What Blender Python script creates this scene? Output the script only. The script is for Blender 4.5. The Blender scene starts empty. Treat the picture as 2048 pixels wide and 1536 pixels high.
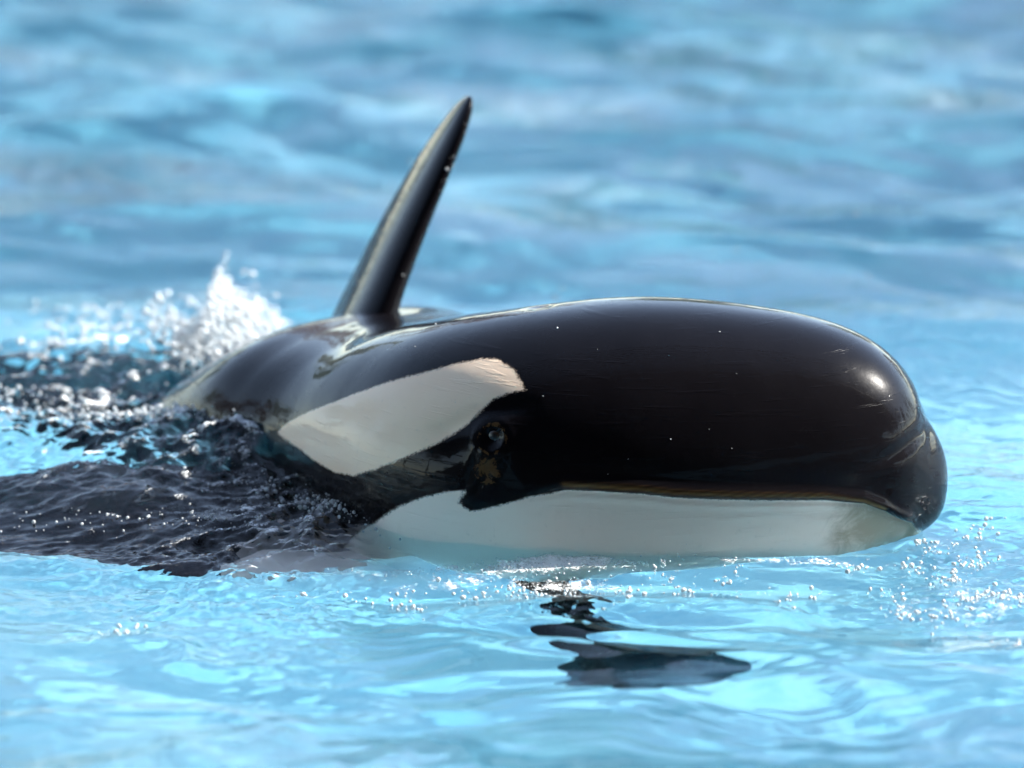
import bpy, math, random
import numpy as np
from mathutils import Vector, Matrix

# ------------------------------------------------------------------ camera, light, exposure
sc = bpy.context.scene
COL = sc.collection
random.seed(7)
RNG = np.random.default_rng(7)

cam = bpy.data.cameras.new('camera')
cam_o = bpy.data.objects.new('camera', cam)
COL.objects.link(cam_o)
cam_o.location = (0.0, -15.2, 4.6)
cam_o.rotation_euler = (math.radians(75.0), 0, 0)
cam.lens = 202.0
cam.sensor_width = 36.0
cam.clip_start = 0.1
cam.clip_end = 2000
cam.dof.use_dof = True
cam.dof.focus_distance = 15.95
cam.dof.aperture_fstop = 1.1
cam.dof.aperture_blades = 0
sc.camera = cam_o

SUN = Vector((0.78, 0.17, 0.64)).normalized()
sun_el = math.asin(SUN.z)
sun_az = math.atan2(SUN.x, SUN.y)
world = bpy.data.worlds.new('World')
sc.world = world
world.use_nodes = True
wn = world.node_tree
sky = wn.nodes.new('ShaderNodeTexSky')
sky.sky_type = 'NISHITA'
sky.sun_disc = False
sky.sun_elevation = sun_el
sky.sun_rotation = sun_az
sky.air_density = 1.0
sky.dust_density = 0.25
sky.ozone_density = 2.0
bg = wn.nodes['Background']
hs = wn.nodes.new('ShaderNodeHueSaturation')          # the photograph's white balance: a paler blue
hs.inputs['Saturation'].default_value = 0.82
wn.links.new(sky.outputs[0], hs.inputs['Color'])
wn.links.new(hs.outputs[0], bg.inputs[0])
bg.inputs[1].default_value = 0.12

sun = bpy.data.lights.new('sun', 'SUN')
sun.energy = 4.8
sun.angle = math.radians(0.55)
sun.color = (1.0, 0.955, 0.89)
sun_o = bpy.data.objects.new('sun', sun)
COL.objects.link(sun_o)
sun_o.rotation_euler = SUN.to_track_quat('Z', 'Y').to_euler()

sc.view_settings.view_transform = 'Standard'
sc.view_settings.look = 'None'
sc.view_settings.gamma = 1.0
sc.view_settings.exposure = 1.9
sc.render.engine = 'CYCLES'
sc.cycles.use_denoising = True
sc.cycles.sample_clamp_indirect = 4.0
sc.cycles.max_bounces = 14
sc.cycles.transmission_bounces = 10
sc.cycles.transparent_max_bounces = 16
sc.cycles.caustics_reflective = True
sc.cycles.caustics_refractive = True
sc.cycles.blur_glossy = 0.3


# ------------------------------------------------------------------ helpers
def tag(o, label=None, cat=None, group=None, kind=None):
    if label: o['label'] = label
    if cat: o['category'] = cat
    if group: o['group'] = group
    if kind: o['kind'] = kind
    return o


def mesh_obj(name, verts, faces, mats=(), parent=None, smooth=True, loc=None):
    me = bpy.data.meshes.new(name)
    verts = np.asarray(verts, dtype=np.float32)
    if isinstance(faces, np.ndarray):
        n, k = faces.shape
        me.vertices.add(len(verts))
        me.vertices.foreach_set('co', verts.ravel())
        me.loops.add(n * k)
        me.loops.foreach_set('vertex_index', faces.astype(np.int32).ravel())
        me.polygons.add(n)
        me.polygons.foreach_set('loop_start', (np.arange(n) * k).astype(np.int32))
        me.update(calc_edges=True)
    else:
        me.from_pydata(verts.tolist(), [], faces)
    me.polygons.foreach_set('use_smooth', np.full(len(me.polygons), smooth))
    for m in mats:
        me.materials.append(m)
    o = bpy.data.objects.new(name, me)
    COL.objects.link(o)
    if parent is not None:
        o.parent = parent
    if loc is not None:
        o.location = loc
    return o


def set_attr(o, name, arr):
    a = o.data.attributes.new(name, 'FLOAT', 'POINT')
    a.data.foreach_set('value', np.asarray(arr, dtype=np.float32))


class NT:
    def __init__(self, name):
        self.m = bpy.data.materials.new(name)
        self.m.use_nodes = True
        self.t = self.m.node_tree
        self.t.nodes.clear()
        self.out = self.t.nodes.new('ShaderNodeOutputMaterial')

    def n(self, typ, **kw):
        nd = self.t.nodes.new('ShaderNode' + typ)
        for k, v in kw.items():
            if k.startswith('_'):
                setattr(nd, k[1:], v)
            else:
                key = int(k[1:]) if k[0] == 'i' and k[1:].isdigit() else k.replace('__', ' ')
                if isinstance(v, bpy.types.NodeSocket):
                    self.t.links.new(v, nd.inputs[key])
                else:
                    nd.inputs[key].default_value = v
        return nd

    def math(self, op, a, b=0.0, c=None, clamp=False):
        nd = self.n('Math', _operation=op, _use_clamp=clamp)
        for i, v in enumerate((a, b, c)):
            if v is None: continue
            if isinstance(v, bpy.types.NodeSocket): self.t.links.new(v, nd.inputs[i])
            else: nd.inputs[i].default_value = v
        return nd.outputs[0]

    def mix(self, f, a, b):
        nd = self.t.nodes.new('ShaderNodeMix')
        nd.data_type = 'RGBA'
        for s, v in ((nd.inputs[0], f), (nd.inputs[6], a), (nd.inputs[7], b)):
            if isinstance(v, bpy.types.NodeSocket): self.t.links.new(v, s)
            elif isinstance(v, (tuple, list)): s.default_value = (*v[:3], 1)
            else: s.default_value = v
        return nd.outputs[2]

    def ss(self, v, lo, hi):
        nd = self.n('MapRange', _interpolation_type='SMOOTHSTEP', Value=v)
        nd.inputs['From Min'].default_value = lo
        nd.inputs['From Max'].default_value = hi
        return nd.outputs[0]

    def attr(self, name):
        return self.n('Attribute', _attribute_name=name).outputs['Fac']

    def noise(self, scale, detail=4, rough=0.5, vec=None, dist=0.0):
        kw = dict(Scale=scale, Detail=detail, Roughness=rough, Distortion=dist)
        if vec is not None: kw['Vector'] = vec
        return self.n('TexNoise', **kw)


def simple_mat(name, col, rough=0.6, var=0.15, scale=3.0, spec=0.5):
    N = NT(name)
    tc = N.n('TexCoord')
    nz = N.noise(scale, 5, 0.6, tc.outputs['Object'])
    c = N.mix(nz.outputs['Fac'], tuple(x * (1 - var) for x in col), tuple(min(1, x * (1 + var)) for x in col))
    p = N.n('BsdfPrincipled', Base__Color=c, Roughness=rough)
    p.inputs['Specular IOR Level'].default_value = spec
    b = N.n('Bump', Strength=0.2, Distance=0.01, Height=nz.outputs['Fac'])
    N.t.links.new(b.outputs[0], p.inputs['Normal'])
    N.t.links.new(p.outputs[0], N.out.inputs[0])
    return N.m


# NUMPY-BEGIN  (pure numpy geometry of the whale)
def catmull(tab, n):
    tab = np.asarray(tab, float)
    m = len(tab)
    P = np.vstack([2 * tab[0] - tab[1], tab, 2 * tab[-1] - tab[-2]])
    # centripetal-ish: use the chord of the first four columns as knots
    t = np.linspace(0, m - 1, n)
    i = np.minimum(t.astype(int), m - 2)
    f = (t - i)[:, None]
    p0, p1, p2, p3 = P[i], P[i + 1], P[i + 2], P[i + 3]
    return 0.5 * ((2 * p1) + (-p0 + p2) * f + (2 * p0 - 5 * p1 + 4 * p2 - p3) * f ** 2 + (-p0 + 3 * p1 - 3 * p2 + p3) * f ** 3)


def sstep(x, a, b):
    t = np.clip((x - a) / (b - a), 0, 1)
    return t * t * (3 - 2 * t)


def _hash(ix, iy, seed):
    h = (ix.astype(np.int64) * 374761393 + iy.astype(np.int64) * 668265263 + seed * 974711) & 0xffffffff
    h = ((h ^ (h >> 13)) * 1274126177) & 0xffffffff
    return ((h ^ (h >> 16)) & 0xffff) / 65535.0


def perlin(x, y, seed=0):
    ix, iy = np.floor(x), np.floor(y)
    fx, fy = x - ix, y - iy
    ux, uy = fx * fx * fx * (fx * (fx * 6 - 15) + 10), fy * fy * fy * (fy * (fy * 6 - 15) + 10)
    def g(dx, dy):
        a = _hash(ix + dx, iy + dy, seed) * 2 * np.pi
        return np.cos(a) * (fx - dx) + np.sin(a) * (fy - dy)
    return ((g(0, 0) * (1 - ux) + g(1, 0) * ux) * (1 - uy) + (g(0, 1) * (1 - ux) + g(1, 1) * ux) * uy) * 1.5


def fbm(x, y, seed=0, octv=4, gain=0.5, ridged=False):
    s = 0; a = 1.0; f = 1.0
    for o in range(octv):
        p = perlin(x * f + 13.7 * o, y * f - 7.1 * o, seed + o)
        s = s + a * ((1 - 2 * np.abs(p)) if ridged else p)
        a *= gain; f *= 2.03
    return s


def sd_poly(px, py, poly):
    """signed distance, negative inside"""
    poly = np.asarray(poly, float)
    d = np.full(px.shape, 1e9); inside = np.zeros(px.shape, bool)
    n = len(poly)
    for i in range(n):
        a = poly[i]; b = poly[(i + 1) % n]
        ex, ey = b - a
        wx, wy = px - a[0], py - a[1]
        t = np.clip((wx * ex + wy * ey) / (ex * ex + ey * ey + 1e-12), 0, 1)
        d = np.minimum(d, (wx - ex * t) ** 2 + (wy - ey * t) ** 2)
        c = ((a[1] <= py) != (b[1] <= py))
        with np.errstate(divide='ignore', invalid='ignore'):
            xi = a[0] + (py - a[1]) / (b[1] - a[1]) * ex
        inside ^= c & (px < xi)
    return np.sqrt(d) * np.where(inside, -1, 1)


def d_line(px, py, line):
    line = np.asarray(line, float)
    d = np.full(px.shape, 1e9)
    for a, b in zip(line[:-1], line[1:]):
        ex, ey = b - a
        wx, wy = px - a[0], py - a[1]
        t = np.clip((wx * ex + wy * ey) / (ex * ex + ey * ey + 1e-12), 0, 1)
        d = np.minimum(d, (wx - ex * t) ** 2 + (wy - ey * t) ** 2)
    return np.sqrt(d)


TIP = 1.229
# rings: upper outline X, Z; lower outline X, Z; half width; level of greatest width (0 bottom .. 1 top)
RINGS = [
    (1.229, 0.155, 1.229, 0.145, 0.004, .5),
    (1.225, 0.192, 1.227, 0.104, 0.031, .5),
    (1.213, 0.236, 1.218, 0.062, 0.064, .5),
    (1.193, 0.280, 1.200, 0.030, 0.100, .5),
    (1.167, 0.322, 1.172, 0.006, 0.134, .5),
    (1.151, 0.362, 1.130, -0.020, 0.168, .5),
    (1.127, 0.422, 1.085, -0.055, 0.205, .5),
    (1.077, 0.488, 1.030, -0.065, 0.248, .49),
    (1.007, 0.543, 0.950, -0.096, 0.284, .48),
    (0.915, 0.586, 0.860, -0.127, 0.316, .46),
    (0.805, 0.617, 0.760, -0.155, 0.345, .44),
    (0.690, 0.636, 0.660, -0.183, 0.372, .43),
    (0.571, 0.650, 0.550, -0.208, 0.396, .42),
    (0.459, 0.657, 0.440, -0.229, 0.416, .42),
    (0.350, 0.657, 0.330, -0.248, 0.434, .42),
    (0.240, 0.649, 0.220, -0.267, 0.450, .42),
    (0.130, 0.634, 0.110, -0.285, 0.466, .42),
    (0.000, 0.608, -0.020, -0.304, 0.482, .42),
    (-0.180, 0.560, -0.190, -0.326, 0.498, .42),
    (-0.380, 0.500, -0.380, -0.347, 0.512, .43),
    (-0.600, 0.428, -0.600, -0.369, 0.530, .44),
    (-0.850, 0.385, -0.850, -0.384, 0.555, .45),
    (-1.100, 0.345, -1.100, -0.397, 0.545, .46),
    (-1.400, 0.20, -1.400, -0.409, 0.50, .47),
    (-1.700, 0.040, -1.700, -0.415, 0.44, .48),
    (-2.050, -0.070, -2.050, -0.403, 0.400, .5),
    (-2.400, -0.160, -2.400, -0.378, 0.310, .5),
    (-2.750, -0.220, -2.750, -0.341, 0.220, .5),
    (-3.100, -0.260, -3.100, -0.298, 0.140, .5),
    (-3.450, -0.290, -3.450, -0.267, 0.085, .5),
    (-3.700, -0.320, -3.700, -0.242, 0.050, .5),
]
SPINE = [(1.35, .40), (1.0, .395), (.75, .39), (.5, .395), (.3, .415), (.13, .46), (.0, .56), (-.10, .74), (-.21, .98),
         (-.36, 1.26), (-.57, 1.54), (-.86, 1.84), (-1.22, 2.12), (-1.65, 2.33), (-2.1, 2.6), (-2.6, 2.85), (-3.2, 3.1)]


def spine_fn():
    c = catmull(SPINE, 1200)
    L = np.concatenate([[0], np.cumsum(np.hypot(*np.diff(c, axis=0).T))])
    # arc length measured back from world x = TIP on the straight head
    i0 = np.argmin(abs(c[:, 0] - TIP))
    s = L - L[i0]
    g = np.gradient(c, s, axis=0)
    k = 61
    ker = np.hanning(k); ker /= ker.sum()
    gp = np.vstack([np.repeat(g[:1], k // 2, 0), g, np.repeat(g[-1:], k // 2, 0)])
    g = np.stack([np.convolve(gp[:, j], ker, 'valid') for j in (0, 1)], 1)
    g /= np.hypot(g[:, 0], g[:, 1])[:, None]
    return s, c, g


SP = spine_fn()
KAPPA = np.abs(np.gradient(np.unwrap(np.arctan2(SP[2][:, 1], SP[2][:, 0])), SP[0]))
KAPPA = np.convolve(np.pad(KAPPA, 60, mode='edge'), np.hanning(121) / np.hanning(121).sum(), 'valid')


def to_world(X, Y, Z):
    """straight whale frame (X forward, Y to its left) -> world, bent along the spine"""
    s = TIP - X
    kc = np.interp(s, SP[0], KAPPA)
    lim = .40 / np.maximum(kc, .2)                       # keep the inner side of the bend from folding over
    Y = np.where(Y > 0, lim * np.tanh(Y / lim), Y)
    ss, c, g = SP
    cx = np.interp(s, ss, c[:, 0]); cy = np.interp(s, ss, c[:, 1])
    tx = np.interp(s, ss, g[:, 0]); ty = np.interp(s, ss, g[:, 1])   # towards the tail
    fx, fy = -tx, -ty
    lx, ly = -fy, fx                                             # left of the heading
    return np.stack([cx + lx * Y, cy + ly * Y, Z], -1)


MOUTH = [(1.16, 0.0), (1.135, 0.02), (1.118, 0.056), (1.079, 0.079), (1.032, 0.115), (0.973, 0.146), (0.858, 0.17), (0.726, 0.182), (0.596, 0.192), (0.472, 0.202), (0.391, 0.215), (0.308, 0.221), (0.234, 0.223), (0.175, 0.207), (0.161, 0.192)]
EYE = (0.121, 0.352)
EYE_PATCH = [(x + .035 * (x < -.3), z) for x, z in [(-0.584, 0.17), (-0.54, 0.208), (-0.378, 0.283), (-0.145, 0.387), (-0.037, 0.468), (0.019, 0.511), (0.062, 0.533), (0.09, 0.538), (0.125, 0.522), (0.145, 0.495), (0.152, 0.477), (0.131, 0.468), (0.109, 0.449), (0.092, 0.412), (0.075, 0.372), (0.039, 0.314), (-0.004, 0.262), (-0.052, 0.206), (-0.1, 0.164), (-0.163, 0.149), (-0.286, 0.153), (-0.396, 0.16), (-0.53, 0.166)]]
WHITE = [(1.3, -0.02), (1.16, 0.0), (1.118, 0.056), (1.079, 0.079), (1.032, 0.115), (0.973, 0.146), (0.858, 0.17), (0.726, 0.182), (0.596, 0.192), (0.472, 0.202), (0.391, 0.215), (0.308, 0.221), (0.234, 0.223), (0.177, 0.204), (0.137, 0.173), (0.111, 0.154), (0.097, 0.147), (0.08, 0.166), (0.091, 0.204), (0.065, 0.194), (0.029, 0.164), (-0.009, 0.12), (-0.05, 0.052), (-0.121, -0.041), (-0.2, -0.12), (-0.35, -0.3), (-0.8, -0.42), (-3.6, -0.45), (-3.6, -1), (1.3, -1)]
CREASES = [([(0.105, 0.338), (0.102, 0.312), (0.097, 0.271), (0.091, 0.229), (0.084, 0.206)], 0.0012, 0.003), ([(0.133, 0.317), (0.125, 0.293), (0.115, 0.251), (0.107, 0.211), (0.102, 0.193)], 0.0022, 0.003), ([(0.142, 0.342), (0.137, 0.315), (0.132, 0.286), (0.122, 0.252), (0.112, 0.217)], 0.0012, 0.003)]


def body_grid(nr=900, na=420):
    # denser rings on the head
    u = np.linspace(0, 1, nr)
    tab = catmull(RINGS, 6000)
    # ring spacing by distance along upper outline, fine at the head
    d = np.hypot(np.diff(tab[:, 0]), np.diff(tab[:, 1]))
    X = tab[1:, 0]
    wgt = np.where(X > -.75, 1.0, .35)
    cum = np.concatenate([[0], np.cumsum(d * wgt)])
    idx = np.interp(u * cum[-1], cum, np.arange(6000))
    cols = [np.interp(idx, np.arange(6000), tab[:, j]) for j in range(6)]
    Tx, Tz, Bx, Bz, W, LV = [c[:, None] for c in cols]
    # smooth ring-to-ring jitter of width near the nose: superelliptic start
    th = np.linspace(0, 2 * np.pi, na, endpoint=False)[None, :]
    # th=0 top, pi bottom; +sin -> left (+Y)
    e = 2.2 + .5 * sstep(-Tx, -.1, .8) + .35 * sstep(-Tx, .6, 1.2)
    cs, sn = np.cos(th), np.sin(th)
    v = np.sign(cs) * np.abs(cs) ** (2 / e)
    h = np.sign(sn) * np.abs(sn) ** (2 / e)
    frac = LV
    # v: 1 top .. -1 bottom ; t: 0 bottom .. 1 top, with widest level at LV
    t = np.where(v > 0, frac + (1 - frac) * v, frac + frac * v)
    Xp = Bx + (Tx - Bx) * t
    Zp = Bz + (Tz - Bz) * t
    Yp = W * h
    return Xp, Yp, Zp, Tx * np.ones_like(t), W * np.ones_like(t), t


def body_shape(nr=900, na=420):
    X, Y, Z, TX, W, t = body_grid(nr, na)
    side = np.sign(Y)
    aY = np.abs(Y)
    ml = np.array(MOUTH)[::-1]
    zm = np.interp(X, ml[:, 0], ml[:, 1])
    inm = sstep(X, .155, .26) * (1 - sstep(X, 1.10, 1.16))
    d = Z - zm
    # lower jaw set in under the upper lip
    inset = inm * 0.022 * (1 - sstep(d, -.010, .002)) * (1 - .65 * sstep(-d, .06, .26)) * (1 + 1.6 * sstep(X, .72, 1.08))
    lip = inm * (0.010 * np.exp(-((d - .026) / .013) ** 2) + .004 * np.exp(-((d + .018) / .010) ** 2))
    inset = inset + inm * 0.018 * np.exp(-((d + .001) / .0055) ** 2)
    sc_ = sstep(aY, .02, .14)
    dY = (-inset + lip) * sc_
    # jaw narrower towards its tip
    # melon: fuller upper front, soft hollow above the lip line behind the beak
    hollow = .006 * np.exp(-((X - 1.02) / .14) ** 2 - ((Z - .20) / .055) ** 2)
    dY -= hollow * sc_
    # fold between the melon and the beak, running back along the side
    fold = d_line(X, Z, [(1.20, .335), (1.14, .318), (1.06, .285), (.97, .262)])
    dY -= .013 * np.exp(-(fold / .024) ** 2) * sstep(X, .93, 1.10) * sc_
    dY += .007 * np.exp(-((Z - .20) / .07) ** 2) * sstep(X, 1.02, 1.12) * (1 - sstep(X, 1.17, 1.2)) * sc_
    # eye region: socket bulge, brow hollow, creases below
    ex, ez = EYE
    r = np.hypot((X - ex) * 1.9, Z - ez)      # the flank is stretched here by the bend of the neck
    dY += .016 * np.exp(-(r / .065) ** 2)
    dY -= .022 * np.exp(-(r / .026) ** 2)
    dY += .0035 * np.exp(-((r - .036) / .006) ** 2) + .002 * np.exp(-((r - .052) / .005) ** 2)
    dY -= .006 * np.exp(-(d_line(X, Z, [(ex - .08, ez - .01), (ex - .03, ez + .055), (ex + .03, ez + .085)]) / .02) ** 2)
    for ln, dep, wd in CREASES:
        dd = d_line(X, Z, ln)
        dY -= dep * np.exp(-(dd / wd) ** 2)
        dY += dep * .55 * np.exp(-((dd - wd * 2.4) / (wd * 1.3)) ** 2)
    Y = side * np.maximum(aY + dY, aY * .3)
    # blowhole dimple on the crown
    bh = np.hypot((X - .06), Y)
    Z = Z - 0.006 * np.exp(-(bh / .035) ** 2) * (t > .8)
    return X, Y, Z


def blade(base, tip, chord_dir, chord, thick, rows=70, cols=64, bow=0.0, round_pow=2.2, sag=.0, flare=.0):
    """a fin: tapered lens sections from base to tip, leading edge on +chord_dir"""
    base, tip, cd = (np.asarray(v, float) for v in (base, tip, chord_dir))
    cd = cd / np.linalg.norm(cd)
    ax = tip - base; L = np.linalg.norm(ax); ax = ax / L
    nrm = np.cross(ax, cd); nrm /= np.linalg.norm(nrm)
    V = []
    for i in range(rows):
        u = 1 - (1 - i / (rows - 1)) ** 1.35 if i < rows - 1 else 1.0
        c = chord(u) * max(1e-3, (1 - u ** round_pow * 1.0)) ** .5 if u < 1 else 1e-4
        th = thick(u) * (max(0, 1 - u ** (round_pow * 1.6))) ** .5 + 1e-4
        th += flare * math.exp(-u * 14)
        ctr = base + ax * L * u + cd * (bow * math.sin(u * math.pi)) - np.array([0, 0, sag * math.sin(u * math.pi)])
        for j in range(cols):
            a = 2 * np.pi * j / cols
            x = np.cos(a)
            y = np.sin(a) * (0.62 + .38 * x) if x > -1 else 0
            V.append(ctr + cd * c * .5 * x + nrm * th * .5 * y * 1.35)
    F = []
    for i in range(rows - 1):
        for j in range(cols):
            k = (j + 1) % cols
            F.append((i * cols + j, i * cols + k, (i + 1) * cols + k, (i + 1) * cols + j))
    return np.array(V), np.array(F)


def dorsal_fin():
    return blade((-.492, 1.50, .24), (-.128, 1.72, .965), (.40, -.86, .10),
                 lambda u: .41 * (1 - u) ** .9 + .17 * u, lambda u: .075 * (1 - u) + .040, rows=90, bow=-.035, round_pow=9, flare=.03)


def whale_mesh():
    X, Y, Z = body_shape()
    nr, na = X.shape
    P = to_world(X, Y, Z).reshape(-1, 3)
    i = np.arange(nr * na).reshape(nr, na)
    j = np.roll(i, -1, axis=1)
    F = np.stack([i[:-1], j[:-1], j[1:], i[1:]], -1).reshape(-1, 4)
    sd = np.minimum(sd_poly(X, Z, EYE_PATCH), sd_poly(X, Z, WHITE)).ravel()
    lip = (np.exp(-(d_line(X, Z, [(x, z + .020 - .006 * sstep(np.array(x), .8, 1.0)) for x, z in MOUTH[4:13]]) / .0058) ** 2)).ravel()  # golden reflection above the mouth, painted as a line
    d_eye = np.hypot((X - EYE[0]) * 1.9, Z - EYE[1])
    brown = np.maximum(np.exp(-((d_eye - .038) / .012) ** 2) * .8, np.exp(-(np.hypot((X - EYE[0] + .002) * 1.9, Z - EYE[1] + .085) / .062) ** 2)).ravel()
    tone = -1.0 * (sd_poly(X, Z, EYE_PATCH) < .02).astype(float).ravel() + 2 * sstep(X, .62, 1.05).ravel()
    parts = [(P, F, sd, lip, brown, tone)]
    fins = [dorsal_fin(),
            # right flipper: paddle just under the surface, swept back to the left
            blade((-.28, .46, -.10), (-1.78, .66, -.05), (.12, -.99, -.02), lambda u: .50 + .46 * math.sin(min(1, u * 1.25) * math.pi * .8), lambda u: .05 * (1 - u) + .02, round_pow=4),
            # left flipper: hangs below the head, its tip reaches forward under the chin
            blade((.05, .72, -.40), (.48, -1.00, -.05), (.97, .16, 0.03), sag=.30, chord=lambda u: .13 + .52 * sstep(np.array(u), .48, .78), thick=lambda u: .09 * (1 - u) + .025, round_pow=4)]
    tail = to_world(np.array([-3.55]), np.array([0.]), np.array([-.35]))[0]
    for sgn in (-1, 1):
        tp = to_world(np.array([-3.95]), np.array([.62 * sgn]), np.array([-.37]))[0]
        fins.append(blade(tail, tp, (.86, -.45, 0), lambda u: .42 * (1 - u) + .06, lambda u: .06 * (1 - u) + .012, rows=30, cols=24, round_pow=3))
    for q, (V, Fq) in enumerate(fins):
        sdf = np.full(len(V), 1.0)
        if q == 1:        # the white of the chest runs out on to the root of the right flipper
            sdf = np.maximum(-.80 - V[:, 0] + .22 * (V[:, 1] - .1) + .02 * np.sin(V[:, 1] * 40), V[:, 1] - .36 - .1 * (V[:, 0] + .8) + .02 * np.sin(V[:, 0] * 21))
        z0 = np.zeros(len(V)); parts.append((V, Fq, sdf, z0, z0, z0))
    off = 0; VV = []; FF = []; AT = []
    for V, Fq, *at in parts:
        VV.append(V); FF.append(Fq + off); AT.append(np.stack(at)); off += len(V)
    return np.vstack(VV), np.vstack(FF), np.concatenate(AT, 1)
# NUMPY-END


# ------------------------------------------------------------------ materials of the setting
def water_material():
    N = NT('pool_water')
    geo = N.n('NewGeometry')
    b1 = N.noise(26, 3, .55, geo.outputs['Position'])
    b2 = N.noise(90, 2, .5, geo.outputs['Position'])
    rough = N.attr('chop')
    h = N.math('ADD', N.math('MULTIPLY', b1.outputs['Fac'], .0022), N.math('MULTIPLY', b2.outputs['Fac'], .0007))
    st = N.math('ADD', N.math('MULTIPLY', rough, .9), .06)
    bump = N.n('Bump', Distance=1.0, Height=h, Strength=st)
    fr = N.n('Fresnel', IOR=1.33, Normal=bump.outputs[0])
    gl = N.n('BsdfGlossy', _distribution='GGX', Roughness=.03, Normal=bump.outputs[0])
    rf = N.n('BsdfRefraction', _distribution='GGX', Roughness=0.0, IOR=1.33, Normal=bump.outputs[0])
    tr = N.n('BsdfTransparent')
    m1 = N.n('MixShader', Fac=N.attr('straight_share'), i1=rf.outputs[0], i2=tr.outputs[0])
    foam = N.attr('foam')
    m2 = N.n('MixShader', Fac=fr.outputs[0], i1=m1.outputs[0], i2=gl.outputs[0])
    fn = N.noise(120, 5, .75, geo.outputs['Position'])
    fb = N.noise(14, 3, .6, geo.outputs['Position'], 1.0)
    ff = N.ss(N.math('ADD', N.math('ADD', fn.outputs['Fac'], N.math('MULTIPLY', N.math('SUBTRACT', fb.outputs['Fac'], .5), .8)), N.math('MULTIPLY', foam, .75)), .74, 1.06)
    ff = N.math('MULTIPLY', ff, N.ss(foam, .02, .25))
    df = N.n('BsdfDiffuse', Color=(.85, .88, .88, 1))
    m3 = N.n('MixShader', Fac=N.math('MULTIPLY', ff, .9), i1=m2.outputs[0], i2=df.outputs[0])
    N.t.links.new(m3.outputs[0], N.out.inputs[0])
    va = N.n('VolumeAbsorption', Color=(.40, .88, .97, 1), Density=.115)
    N.t.links.new(va.outputs[0], N.out.inputs['Volume'])
    return N.m


def pool_paint():
    N = NT('pale_blue_pool_paint')
    tc = N.n('TexCoord')
    a = N.noise(.9, 4, .6, tc.outputs['Object'], 1.2)
    b = N.noise(7, 3, .6, tc.outputs['Object'])
    f = N.ss(a.outputs['Fac'], .35, .65)
    c = N.mix(f, (.235, .47, .58), (.41, .61, .68))  # mottling painted in place of blurred caustic light
    c = N.mix(N.math('MULTIPLY', b.outputs['Fac'], .25), c, (.42, .60, .66))
    p = N.n('BsdfPrincipled', Base__Color=c, Roughness=.7)
    N.t.links.new(p.outputs[0], N.out.inputs[0])
    return N.m


M_concrete = simple_mat('grey_concrete', (.10, .10, .105), .8, .15, 2)
M_wall = simple_mat('grandstand_paint', (.03, .032, .04), .8, .2, 1)
M_roof = simple_mat('grandstand_roof_metal', (.025, .027, .03), .6, .2, 1)
M_seat = simple_mat('grandstand_bench', (.03, .035, .04), .7, .3, 1.5)
M_bark = simple_mat('bark', (.07, .05, .035), .9, .3, 6)


# ------------------------------------------------------------------ pool shell
PX0, PX1, PY0, PY1, PZ = -26.0, 26.0, -13.6, 15.0, -3.0
paint = pool_paint()
v = [(PX0, PY0, PZ), (PX1, PY0, PZ), (PX1, PY1, PZ), (PX0, PY1, PZ)]
floor = mesh_obj('pool_floor', v, [(0, 1, 2, 3)], [paint], smooth=False)
tag(floor, kind='structure')


def box(name, x0, y0, z0, x1, y1, z1, m, parent=None):
    v = [(x, y, z) for z in (z0, z1) for y in (y0, y1) for x in (x0, x1)]
    f = [(0, 2, 3, 1), (4, 5, 7, 6), (0, 1, 5, 4), (2, 6, 7, 3), (0, 4, 6, 2), (1, 3, 7, 5)]
    return mesh_obj(name, v, f, [m], parent, smooth=False)


for k, a in enumerate([(PX0 - .4, PY1, PZ - .3, PX1 + .4, PY1 + .4, .75), (PX0 - .4, PY0 - .4, PZ - .3, PX1 + .4, PY0, .75),
                       (PX0 - .4, PY0, PZ - .3, PX0, PY1, .75), (PX1, PY0, PZ - .3, PX1 + .4, PY1, .75)]):
    w = box('pool_wall' if k == 0 else 'pool_wall.%03d' % k, *a, paint)
    tag(w, kind='structure')
for k, a in enumerate([(-300, PY1 + .4, .5, 300, 300, .7), (-300, -300, .5, 300, PY0 - .4, .7), (-300, PY0 - .4, .5, PX0 - .4, PY1 + .4, .7), (PX1 + .4, PY0 - .4, .5, 300, PY1 + .4, .7)]):
    g = box('ground' if k == 0 else 'ground.%03d' % k, *a, M_concrete)
    tag(g, kind='structure')


# ------------------------------------------------------------------ water surface
def graded(lo, hi, fine, segs):
    """coordinates with spacing fine between lo..hi and growing outwards"""
    c = list(np.arange(lo, hi, fine))
    return c


def axis(spec):
    out = [spec[0][0]]
    for (a, b, s0, s1) in spec:
        x = a
        while x < b - 1e-6:
            t = (x - a) / (b - a)
            x = min(b, x + s0 * (1 - t) + s1 * t)
            out.append(x)
    return np.unique(np.round(out, 5))


xs = axis([(PX0 + .002, -4, 1.6, .06), (-4, -1.9, .06, .010), (-1.9, 1.9, .0075, .0075), (1.9, 4, .010, .06), (4, PX1 - .002, .06, 1.6)])
ys = axis([(PY0 + .002, -4, 1.4, .06), (-4, -1.9, .06, .009), (-1.9, 2.6, .0075, .0075), (2.6, 9.5, .008, .03), (9.5, PY1 - .002, .03, .25)])
WX, WY = np.meshgrid(xs, ys)


def pools(px, py):
    """where a photograph pixel of the flat water lies, in metres (used once, for the wave landmarks below)"""
    return px, py


def bell(x0, y0, rx, ry, ang=0.0):
    c, s = math.cos(ang), math.sin(ang)
    dx, dy = WX - x0, WY - y0
    u = (dx * c + dy * s) / rx; w_ = (-dx * s + dy * c) / ry
    return np.exp(-(u * u + w_ * w_))


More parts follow.
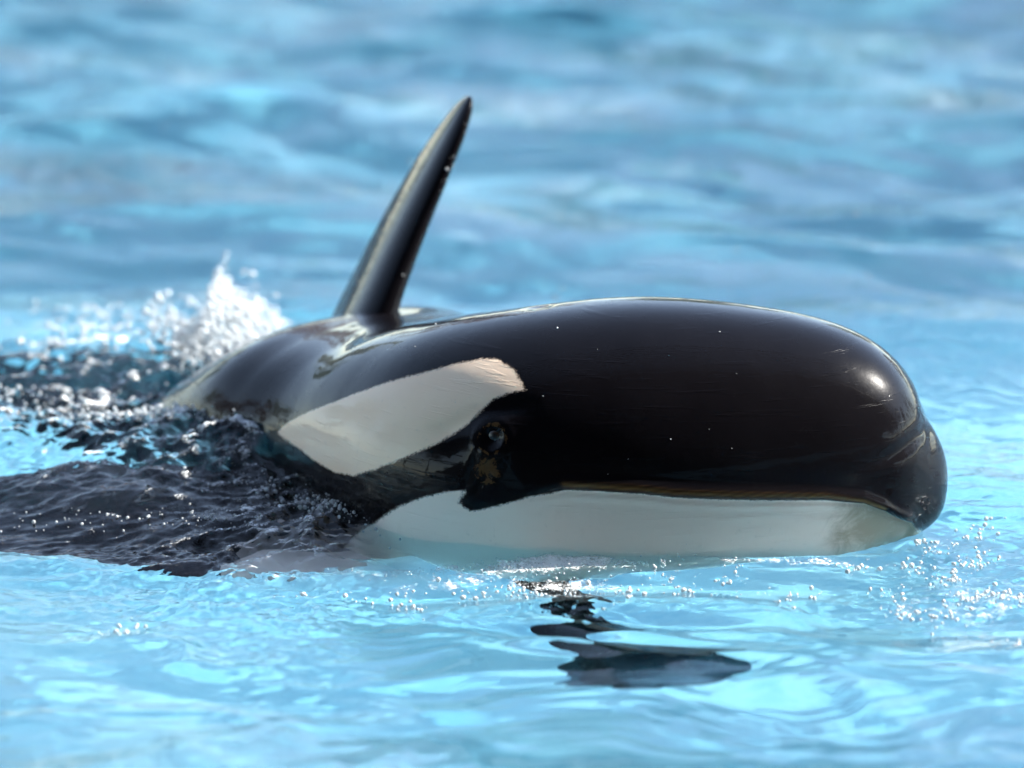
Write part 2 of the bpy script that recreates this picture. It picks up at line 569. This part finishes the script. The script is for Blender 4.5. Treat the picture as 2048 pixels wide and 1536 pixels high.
# whale outline at the water level and its distance
wl_X = np.linspace(1.14, -1.75, 90)
tabw = catmull(RINGS, 3000)
wh = np.interp(-wl_X, -tabw[:, 0], tabw[:, 4])
near_edge = to_world(wl_X, -wh, wl_X * 0)[:, :2]
far_edge = to_world(wl_X, wh, wl_X * 0)[:, :2]
outline = np.vstack([near_edge, far_edge[::-1]])
sub = (slice(None), slice(None))
dist = np.full(WX.shape, 5.0)
msk = (abs(WX) < 3.2) & (WY > -3) & (WY < 6)
dist[msk] = sd_poly(WX[msk], WY[msk], outline)

# open-water swell and ripples: many crossing sine trains, bent by a slow noise
H = np.zeros_like(WX)
wx = WX + .22 * fbm(WX * .8, WY * .8, 3, 3)
wy = WY + .22 * fbm(WX * .8 + 9, WY * .8 - 4, 11, 3)
for k in range(54):
    lam = .16 * (17 ** RNG.random())
    kk = 2 * np.pi / lam
    a = RNG.normal(1.35, .5)
    slope = (.0155 + .014 * sstep(np.array(lam), .3, 1.2)) * RNG.uniform(.6, 1.3)
    ph = kk * (wx * math.cos(a) + wy * math.sin(a)) + RNG.uniform(0, 6.28)
    H += slope / kk * np.sin(ph)
far = sstep(WY, 1.0, 6.0)
H *= .75 + .9 * far
calm = 1.12 - .12 * (1 - sstep(WY, -1.6, -.5))
H *= calm
# fine wind ripples to the right of the head and beyond the whale
rip = sstep(WX, .4, 1.3) * sstep(WY, -.6, .3) * (1 - sstep(WY, 2.2, 3.6)) + .45 * sstep(WY, .8, 2)
fg = 1 - sstep(WY, -.55, .1)
H += .0075 * fg * fbm(wx * 1.5 + 2, wy * 2.6, 81, 3, .45, True)
H += .0026 * rip * fbm(wx * 9, wy * 15, 21, 4, .55, True)
# the whale's own waves
d = np.maximum(dist, 0)
side_l = 1 - sstep(WX, -.62, -.30)
chop_zone = np.exp(-(d / .75) ** 2) * side_l * (1 - sstep(WY, 3.2, 4.5))
tip_zone = bell(1.25, .05, .35, .30)
band = np.exp(-((d - .30) / .10) ** 2) * (WY < .6) * sstep(WX, -.6, -.2)
near_band = np.exp(-((WY - (-.42 + .10 * np.clip(WX - .4, 0, 2) ** 2 - .02 * WX)) / .085) ** 2) * sstep(WX, -1.9, -1.5)
right_band = bell(1.30, -.33, .34, .22, .35)
chop = np.clip(chop_zone + .55 * tip_zone + .55 * near_band + .6 * right_band, 0, 1)
rg = fbm(WX * 4.2 + .3 * WY, WY * 5.5, 41, 5, .52, True)
rg2 = fbm(WX * 11, WY * 17, 51, 4, .55, True)
sheet = np.clip(1.25 * bell(-1.12, .50, .50, .26, -.2), 0, 1)
H += chop_zone * (.030 * rg * (1 - .55 * sheet) + .0085 * rg2 * (1 - .85 * sheet))
H += sheet * (.010 * fbm(wx * 2.2, wy * 4, 61, 3) + .0022 * fbm(wx * 8 - wy * 3, wy * 22, 71, 3))
chop = chop * (1 - .5 * sheet)
H += (np.clip(.55 * tip_zone + .6 * near_band + .7 * right_band, 0, 1)) * (.006 * rg + .0060 * rg2)
# smooth sheet of water shedding off the shoulder, a crest line and the trough in front of it
H += .075 * bell(-.78, .95, .34, .22, -.35) + .055 * bell(-1.12, .62, .30, .16, -.5) - .035 * bell(-1.0, .18, .45, .12, -.25)
H += .055 * bell(-1.25, 2.3, .45, .35, .2)
H += .020 * bell(.1, .02, .55, .10) - .020 * bell(.2, -.22, .7, .10)
# glassy hollows before the jaw
H += .022 * bell(.15, -.74, .16, .06, -.35) - .020 * bell(.10, -.62, .26, .04, -.35) + .016 * bell(.62, -.86, .30, .10, .2) - .018 * bell(.40, -.54, .30, .05, -.25)
H += .028 * np.exp(-((dist + .01) / .05) ** 2) * .5
H *= 1.0

FOAM = np.clip(chop_zone * (sstep(rg, 1.0, 1.7) * .45), 0, 1)
FOAM += .30 * np.exp(-((WY - (-.09 + .05 * np.sin(WX * 5))) / .045) ** 2) * sstep(WX, -.45, -.25) * (1 - sstep(WX, .1, .45))
FOAM += .46 * bell(.15, -.17, .24, .04, -.1) + .42 * bell(.0, -.05, .55, .035) + .40 * bell(.75, .02, .4, .03, .1)
FOAM += .9 * bell(-.83, 1.22, .20, .045, -.1) + .5 * bell(-1.36, 2.6, .14, .07) + .45 * bell(-1.36, 2.15, .18, .08) + .6 * bell(-.72, .93, .14, .05, -.6) + .35 * bell(-1.35, 1.45, .2, .1)
FOAM += .55 * bell(-.86, 2.15, .16, .2)
FOAM += .35 * right_band
FOAM = np.clip(FOAM, 0, 1)

n, m = WX.shape
P = np.stack([WX, WY, H], -1).reshape(-1, 3)
idx = np.arange(n * m).reshape(n, m)
F = np.stack([idx[:-1, :-1], idx[:-1, 1:], idx[1:, 1:], idx[1:, :-1]], -1).reshape(-1, 4)
# close the body of water with sides and a bottom just above the painted floor
ring = np.concatenate([idx[0, :], idx[1:, -1], idx[-1, -2::-1], idx[-2:0:-1, 0]])
low = P[ring].copy(); low[:, 2] = PZ + .004
base = len(P)
rb = base + np.arange(len(ring))
skirt = np.stack([ring, rb, np.roll(rb, -1), np.roll(ring, -1)], -1)
bot = np.array([[base + np.argmin(np.hypot(low[:, 0] - x, low[:, 1] - y)) for x, y in ((xs[0], ys[0]), (xs[0], ys[-1]), (xs[-1], ys[-1]), (xs[-1], ys[0]))]])
water = mesh_obj('water', np.vstack([P, low]), np.vstack([F, skirt, bot]), [water_material()])
set_attr(water, 'chop', np.concatenate([np.clip(chop + .25 * rip, 0, 1).ravel(), np.zeros(len(low))]))
# unbent share added for sun on the floor, raised away from the whale
straight_share = .46 * np.maximum(sstep(WY, 2.2, 3.2), np.maximum(sstep(abs(WX), 1.75, 2.2), 1 - sstep(WY, -2.6, -2.0)))
straight_share = np.maximum(straight_share, .85 * np.clip(1.4 * bell(-.50, .14, .34, .20), 0, 1))  # more unbent sun added over the submerged chest to brighten it
straight_share = np.maximum(straight_share, .03)
set_attr(water, 'straight_share', np.concatenate([straight_share.ravel(), np.zeros(len(low)) + .46]))
set_attr(water, 'foam', np.concatenate([FOAM.ravel(), np.zeros(len(low))]))
tag(water, kind='structure')


def water_z(x, y):
    i = np.clip(np.searchsorted(ys, y), 0, n - 1); j = np.clip(np.searchsorted(xs, x), 0, m - 1)
    return H[i, j]


# ------------------------------------------------------------------ the whale
def skin_material():
    N = NT('wet_whale_skin')
    tc = N.n('TexCoord')
    ob = tc.outputs['Object']
    sd = N.attr('pattern')
    e1 = N.noise(130, 4, .75, ob)
    e2 = N.noise(400, 2, .6, ob)
    j = N.math('ADD', N.math('MULTIPLY', N.math('SUBTRACT', e1.outputs['Fac'], .5), .016), N.math('MULTIPLY', N.math('SUBTRACT', e2.outputs['Fac'], .5), .010))
    f = N.ss(N.math('ADD', sd, j), -.004, .003)
    v1 = N.noise(5, 5, .6, ob)
    v2 = N.noise(17, 4, .6, ob)
    tone = N.attr('tone')
    white = N.mix(v1.outputs['Fac'], (.90, .76, .66), (.93, .83, .74))
    white = N.mix(N.ss(N.math('MULTIPLY', tone, -1.0), .5, .9), white, N.mix(v1.outputs['Fac'], (.88, .66, .47), (.92, .73, .56)))
    tipn = N.noise(11, 5, .65, ob, .6)
    tipf = N.math('MULTIPLY', N.ss(N.math('ADD', N.math('MULTIPLY', tone, .5), N.math('MULTIPLY', tipn.outputs['Fac'], .9)), 0.95, 1.4), N.ss(tone, .7, 1.5))
    white = N.mix(N.math('MULTIPLY', N.ss(v2.outputs['Fac'], .55, .75), .12), white, (.60, .50, .40))
    white = N.mix(N.math('MULTIPLY', tipf, .85), white, (.32, .26, .18))
    fine = N.noise(45, 4, .7, ob)
    white = N.mix(N.math('MULTIPLY', N.ss(fine.outputs['Fac'], .60, .72), .18), white, (.50, .44, .38))
    black = N.mix(v1.outputs['Fac'], (.0025, .0022, .003), (.006, .0055, .007))
    col = N.mix(f, white, black)
    bn = N.noise(28, 5, .75, ob, 1.5)
    bf = N.ss(N.math('MULTIPLY', N.attr('brown'), bn.outputs['Fac']), .36, .42)
    col = N.mix(N.math('MULTIPLY', bf, .8), col, (.10, .055, .022))
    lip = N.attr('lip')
    col = N.mix(N.math('MULTIPLY', N.math('MULTIPLY', lip, f), .75), col, (.20, .11, .04))  # the reflected gold goes into the skin colour here
    p = N.n('BsdfPrincipled', Base__Color=col, Roughness=N.math('ADD', .20, N.math('MULTIPLY', v2.outputs['Fac'], .12)), IOR=1.4)
    p.inputs['Specular IOR Level'].default_value = .04
    p.inputs['Coat Weight'].default_value = 1.0
    p.inputs['Coat Roughness'].default_value = 0.02
    p.inputs['Coat IOR'].default_value = 1.20
    # faint rake marks and drying film, no deeper than a hair
    mp = N.n('Mapping', Vector=ob)
    mp.inputs['Rotation'].default_value = (0, math.radians(50), math.radians(35))
    mp.inputs['Scale'].default_value = (5, 5, 70)
    sc1 = N.noise(1.2, 4, .6, mp.outputs[0], .4)
    h = N.math('ADD', N.math('MULTIPLY', N.ss(sc1.outputs['Fac'], .56, .70), .0018), N.math('MULTIPLY', v2.outputs['Fac'], .0022))
    b = N.n('Bump', Distance=1.0, Strength=.35, Height=h)
    N.t.links.new(b.outputs[0], p.inputs['Normal'])
    h2 = N.math('MULTIPLY', N.noise(9, 3, .5, ob).outputs['Fac'], .0035)
    b2 = N.n('Bump', Distance=1.0, Strength=.3, Height=N.math('ADD', h2, N.math('MULTIPLY', h, .35)))
    N.t.links.new(b2.outputs[0], p.inputs['Coat Normal'])
    N.t.links.new(p.outputs[0], N.out.inputs[0])
    return N.m


V, F, AT = whale_mesh()
whale = mesh_obj('orca', V, F, [skin_material()])
for nm, ar in zip(('pattern', 'lip', 'brown', 'tone'), AT):  # 'lip' holds the painted golden reflection above the mouth
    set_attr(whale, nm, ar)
tag(whale, 'glossy black and white killer whale with upright dorsal fin surfacing in blue pool water', 'killer whale')


def eye_material():
    N = NT('dark_brown_eye')
    tc = N.n('TexCoord')
    r = N.n('VectorMath', _operation='LENGTH')
    sep = N.n('SeparateXYZ', Vector=tc.outputs['Object'])
    rad = N.math('SQRT', N.math('ADD', N.math('POWER', sep.outputs[0], 2.0), N.math('POWER', sep.outputs[2], 2.0)))
    c = N.mix(N.ss(rad, .009, .012), (.003, .004, .006), (.035, .018, .008))
    c = N.mix(N.ss(rad, .018, .022), c, (.03, .014, .010))
    p = N.n('BsdfPrincipled', Base__Color=c, Roughness=.3)
    p.inputs['Coat Weight'].default_value = .35
    p.inputs['Coat Roughness'].default_value = .14
    N.t.links.new(p.outputs[0], N.out.inputs[0])
    return N.m


def uv_sphere(r, seg=48, rings=28, sc3=(1, 1, 1)):
    V = []; F = []
    for i in range(rings + 1):
        t = math.pi * i / rings
        for j in range(seg):
            a = 2 * math.pi * j / seg
            V.append((r * math.sin(t) * math.cos(a) * sc3[0], r * math.sin(t) * math.sin(a) * sc3[1], r * math.cos(t) * sc3[2]))
    for i in range(rings):
        for j in range(seg):
            k = (j + 1) % seg
            F.append((i * seg + j, (i + 1) * seg + j, (i + 1) * seg + k, i * seg + k))
    return V, F


BX, BY, BZ = body_shape(500, 260)
em = eye_material()
for sgn in (-1, 1):
    cand = (np.sign(BY) == sgn)
    dd = np.where(cand, (BX - EYE[0]) ** 2 * 3.6 + (BZ - EYE[1]) ** 2, 9)
    k = np.unravel_index(np.argmin(dd), dd.shape)
    pos = to_world(np.array([BX[k]]), np.array([BY[k]]), np.array([BZ[k]]))[0]
    pos2 = to_world(np.array([BX[k]]), np.array([BY[k] - sgn * .1]), np.array([BZ[k]]))[0]
    nrm = Vector(pos - pos2).normalized()
    vv, ff = uv_sphere(.026, sc3=(1.15, 1, .92))
    e = mesh_obj('eye', vv, ff, [em], whale)
    e.location = Vector(pos) - nrm * .018
    e.rotation_euler = nrm.to_track_quat('-Y', 'Z').to_euler()


# ------------------------------------------------------------------ droplets, spray and foam
def ico():
    t = (1 + 5 ** .5) / 2
    v = np.array([(-1, t, 0), (1, t, 0), (-1, -t, 0), (1, -t, 0), (0, -1, t), (0, 1, t), (0, -1, -t), (0, 1, -t), (t, 0, -1), (t, 0, 1), (-t, 0, -1), (-t, 0, 1)], float)
    v /= np.linalg.norm(v[0])
    f = [(0, 11, 5), (0, 5, 1), (0, 1, 7), (0, 7, 10), (0, 10, 11), (1, 5, 9), (5, 11, 4), (11, 10, 2), (10, 7, 6), (7, 1, 8), (3, 9, 4), (3, 4, 2), (3, 2, 6), (3, 6, 8), (3, 8, 9), (4, 9, 5), (2, 4, 11), (6, 2, 10), (8, 6, 7), (9, 8, 1)]
    vv = [tuple(p) for p in v]; cache = {}; out = []
    def mid(a, b):
        k = (min(a, b), max(a, b))
        if k not in cache:
            p = (np.array(vv[a]) + np.array(vv[b])) / 2; p /= np.linalg.norm(p)
            vv.append(tuple(p)); cache[k] = len(vv) - 1
        return cache[k]
    for a, b, c in f:
        ab, bc, ca = mid(a, b), mid(b, c), mid(c, a)
        out += [(a, ab, ca), (b, bc, ab), (c, ca, bc), (ab, bc, ca)]
    return np.array(vv), np.array(out)


ICO_V, ICO_F = ico()


def drops(name, pts, rad, m):
    pts = np.asarray(pts); rad = np.asarray(rad)
    k = len(pts)
    st = RNG.uniform(.75, 1.3, (k, 1, 3))
    V = pts[:, None, :] + ICO_V[None] * rad[:, None, None] * st
    F = ICO_F[None] + (np.arange(k) * len(ICO_V))[:, None, None]
    o = mesh_obj(name, V.reshape(-1, 3), F.reshape(-1, 3), [m])
    return o


def drop_material():
    N = NT('white_water_droplets')
    p = N.n('BsdfPrincipled', Base__Color=(.76, .80, .82, 1), Roughness=.12, IOR=1.33)
    p.inputs['Transmission Weight'].default_value = .45
    N.t.links.new(p.outputs[0], N.out.inputs[0])
    return N.m


M_drop = drop_material()


def ln(lo, hi, k):
    return lo + (hi - lo) * RNG.random(k) ** 3.2


# splash thrown up behind the back: a mound with a finger of spray
pts = []; rad = []
K = 4200
c = RNG.random(K)
px_ = -.90 + RNG.normal(0, .10, K)
hmax = .16 * np.exp(-((px_ + .82) / .13) ** 2) + .13 * np.exp(-((px_ + .925) / .03) ** 2) + .12 * np.exp(-((px_ + 1.12) / .14) ** 2)
py_ = 2.15 + RNG.normal(0, .22, K) - (px_ + .9) * .5
pz_ = hmax * RNG.random(K) ** .8 + RNG.normal(0, .008, K) + water_z(px_, py_)
pts = np.stack([px_, py_, pz_], -1)
rad = ln(.0012, .0105, K)
spl = drops('splash', pts, rad, M_drop)
tag(spl, 'white splash of spray droplets thrown up behind the black back of the whale', 'splash', kind='stuff')


def scatter(K, f, lo, hi, lift=.0):
    """f -> x, y arrays; droplets sit on the water"""
    x, y = f(K)
    r = ln(lo, hi, K)
    return np.stack([x, y, water_z(x, y) + r * .4 + lift * RNG.random(K) ** 2], -1), r


P_, R_ = [], []
def add(t):
    P_.append(t[0]); R_.append(t[1])


N_ = RNG.normal
def clus(xc, yc, sx, sy, K, lo, hi, slope=0.0, lift=0.0):
    def f(K):
        a = N_(0, 1, K); return xc + sx * a, yc + sy * N_(0, 1, K) + slope * sx * a
    add(scatter(K, f, lo, hi, lift))


# bubbly crest lines on the left, along the shoulder, then the froth line before the jaw
clus(-.74, .98, .16, .035, 420, .002, .007, -.75, .02)
clus(-1.05, 1.30, .22, .06, 260, .002, .008, .1, .02)
clus(-.83, 1.24, .13, .025, 600, .002, .006, -.12, .015)
clus(-1.3, 1.5, .2, .10, 160, .002, .008, 0, .02)
clus(-1.35, 2.2, .16, .18, 160, .003, .010, 0, .03)
clus(-1.35, 2.8, .14, .06, 90, .003, .010, 0, .03)
clus(-1.1, .45, .3, .04, 110, .0015, .005, -.2, .01)
clus(-.55, .45, .10, .05, 300, .0015, .006, -.9, .02)
clus(.0, -.08, .24, .02, 460, .0006, .0024, -.02, .01)
clus(.20, -.18, .18, .045, 300, .0006, .0026, -.1, .01)
clus(.05, -.22, .35, .05, 140, .002, .007, 0, .01)
for (x, y, k) in [(1.18, .22, 50), (1.28, .1, 60), (1.12, .02, 40), (.95, .0, 30), (1.2, -.08, 50), (1.05, -.22, 24), (1.22, -.34, 60), (1.3, -.25, 60), (1.05, -.42, 36), (1.38, -.3, 40), (.8, -.28, 14), (1.15, -.5, 30), (.6, -.1, 20), (.42, -.06, 20), (-.27, -.36, 16), (.0, -.42, 6), (-1.04, -.62, 24), (1.3, -.8, 10), (.72, -.45, 6), (.3, -.38, 8), (1.33, .35, 30)]:
    clus(x, y, .032, .045, int(k * 1.5), .0010, .0068, .3, .012)
pts = np.vstack(P_); rad = np.concatenate(R_)
fo = drops('foam_bubbles', pts, rad, M_drop)
tag(fo, 'white foam bubbles and glittering droplets strewn on the water round the whale', 'foam', kind='stuff')

# loose drops in the air beyond the fin
K = 46
x = RNG.uniform(-1.2, 1.2, K); y = RNG.uniform(2.2, 4.2, K); z = RNG.uniform(.05, .75, K)
ad = drops('airborne_droplets', np.stack([x, y, z], -1), ln(.002, .0055, K), M_drop)
tag(ad, 'scattered airborne water drops beside and beyond the dorsal fin', 'droplets', kind='stuff')


# ------------------------------------------------------------------ surroundings that the water and the wet skin mirror
def tree(x, y, h, seed, label, cat='tree'):
    r = random.Random(seed)
    root = bpy.data.objects.new('tree', None)
    COL.objects.link(root); root.location = (x, y, .7)
    tag(root, label, cat, 'trees beyond the pool')
    V = []; F = []
    segs = 10
    def limb(p0, p1, r0, r1):
        b = len(V); p0 = Vector(p0); p1 = Vector(p1); ax = (p1 - p0).normalized()
        a = ax.orthogonal().normalized(); c = ax.cross(a)
        for (p, rr) in ((p0, r0), (p1, r1)):
            for k in range(segs):
                t = 2 * math.pi * k / segs
                V.append(p + a * rr * math.cos(t) + c * rr * math.sin(t))
        for k in range(segs):
            q = (k + 1) % segs
            F.append((b + k, b + q, b + segs + q, b + segs + k))
    limb((0, 0, 0), (.1, 0, h * .45), .28, .2)
    limb((.1, 0, h * .45), (-.1, .1, h * .8), .2, .08)
    for k in range(7):
        a = r.uniform(0, 6.28); z = h * r.uniform(.35, .7)
        limb((.05, 0, z), (math.cos(a) * h * .25, math.sin(a) * h * .25, z + h * .15), .1, .03)
    mesh_obj('trunk', [tuple(p) for p in V], F, [M_bark], root)
    LV = []; LF = []
    cl = [(r.gauss(0, h * .17), r.gauss(0, h * .17), h * r.uniform(.35, .98), h * r.uniform(.07, .14)) for _ in range(26)]
    for cx, cy, cz, cr in cl:
        for _ in range(70):
            d = Vector((r.gauss(0, 1), r.gauss(0, 1), r.gauss(0, .8))).normalized() * cr * r.uniform(.5, 1.1)
            p = Vector((cx, cy, cz)) + d
            u = Vector((r.gauss(0, 1), r.gauss(0, 1), r.gauss(0, 1))).normalized() * .22
            w = u.orthogonal().normalized() * .16
            b = len(LV)
            LV += [tuple(p - u), tuple(p + w), tuple(p + u), tuple(p - w)]
            LF.append((b, b + 1, b + 2, b + 3))
    mesh_obj('crown', LV, LF, [M_leaf[seed % 3]], root, smooth=False)


M_leaf = [simple_mat('leaf_green', (.055, .09, .03), .6, .4, 1.5), simple_mat('leaf_olive', (.09, .10, .035), .6, .4, 1.5), simple_mat('leaf_rust', (.12, .045, .03), .6, .4, 1.5)]
for k, (x, y, h) in enumerate([(-22, 42, 9.5), (-13, 38, 8), (-5, 44, 10), (3, 39, 7.5), (11, 43, 9), (19, 38, 8.2), (28, 45, 10), (-38, 26, 14), (-36, 16, 13), (-39, 6, 16), (-36, -3, 13.5), (-38, -12, 14.5), (44, 30, 13), (42, 21, 16), (45, 11, 12.5), (43, 2, 15), (44, -6, 14.5), (42, -13, 14)]):
    tree(x, y, h, k, ['tall leafy tree near the left corner of the far pool wall', 'lower leafy tree second from the left beyond the far pool wall', 'tallest leafy tree near the middle of the far pool wall', 'smallest leafy tree beyond the far pool wall', 'rounded leafy tree right of the smallest one beyond the far wall', 'slender leafy tree second from the right beyond the far wall', 'rightmost leafy tree beyond the far pool wall', 'farthest leafy tree of the row along the left pool wall', 'second farthest leafy tree along the left pool wall', 'tallest leafy tree at the middle of the left pool wall', 'second nearest leafy tree along the left pool wall', 'nearest leafy tree of the row along the left pool wall', 'farthest leafy tree of the row along the right pool wall', 'tallest leafy tree of the row along the right pool wall', 'lowest leafy tree of the row along the right pool wall', 'third nearest leafy tree of the row along the right pool wall', 'second nearest leafy tree of the row along the right pool wall', 'nearest leafy tree of the row along the right pool wall'][k])

stand = bpy.data.objects.new('grandstand', None)
COL.objects.link(stand); stand.location = (0, -17, .7)
tag(stand, 'roofed dark grandstand with stepped benches behind the near pool wall', 'grandstand')
for k in range(9):
    y = -18.0 - k * 1.6
    b = box('tier', -60, y - 1.6, 0, 60, y, k * .75 - .2 + .5, M_wall, stand)
    b.location = (0, 17, 0)
    s_ = box('bench', -59.8, y - 1.1, k * .75 + .303, 59.8, y - .7, k * .75 + .75, M_seat, stand)
    s_.location = (0, 17, 0)
r_ = box('stretched_roof', -62, -34, 12.2, 62, -4.8, 12.6, M_roof, stand); r_.location = (0, 17, 0)  # roof stretched out over the pool to block sky mirrored in the skin
for k in range(17):                 # unseen slats added to soften the roof's mirrored edge, wider apart towards the pool
    yy = -4.6 + k * .20 + .0092 * k * k
    lv = box('reflection_slat', -62, yy, 12.3, 62, yy + .17 - .004 * k, 12.36, M_roof, stand); lv.location = (0, 17, 0)
for k in range(9):
    p_ = box('post', -48 + k * 12 - .2, -33.4, 0, -48 + k * 12 + .2, -33.0, 12.198, M_roof, stand); p_.location = (0, 17, 0)
bw = box('back_wall', -60, -33.0, 0, 60, -32.6, 12.19, M_wall, stand); bw.location = (0, 17, 0)


# small drops clinging to the wet skin of the near flank
k_ = (BY < -.15) & (BZ > .06) & (BX < .9) & (BX > -.5)
ii = np.argwhere(k_)
ii = ii[RNG.choice(len(ii), 18, replace=False)]
pp = to_world(BX[ii[:, 0], ii[:, 1]], BY[ii[:, 0], ii[:, 1]], BZ[ii[:, 0], ii[:, 1]])
fv = dorsal_fin()[0].reshape(90, 64, 3)
rows = RNG.integers(15, 75, 12)  # fin drops added in place of sun glints on its skin
pf = np.array([fv[i, np.argmin(fv[i, :, 1] - .30 * fv[i, :, 0] + RNG.normal(0, .006, 64))] for i in rows])
pp = np.vstack([pp, pf])
rr = ln(.0010, .0028, len(pp)); rr[-12:] = ln(.0012, .0045, 12)
sk = drops('skin_droplets', pp, rr, M_drop)
sk.parent = whale
sk['kind'] = 'stuff'
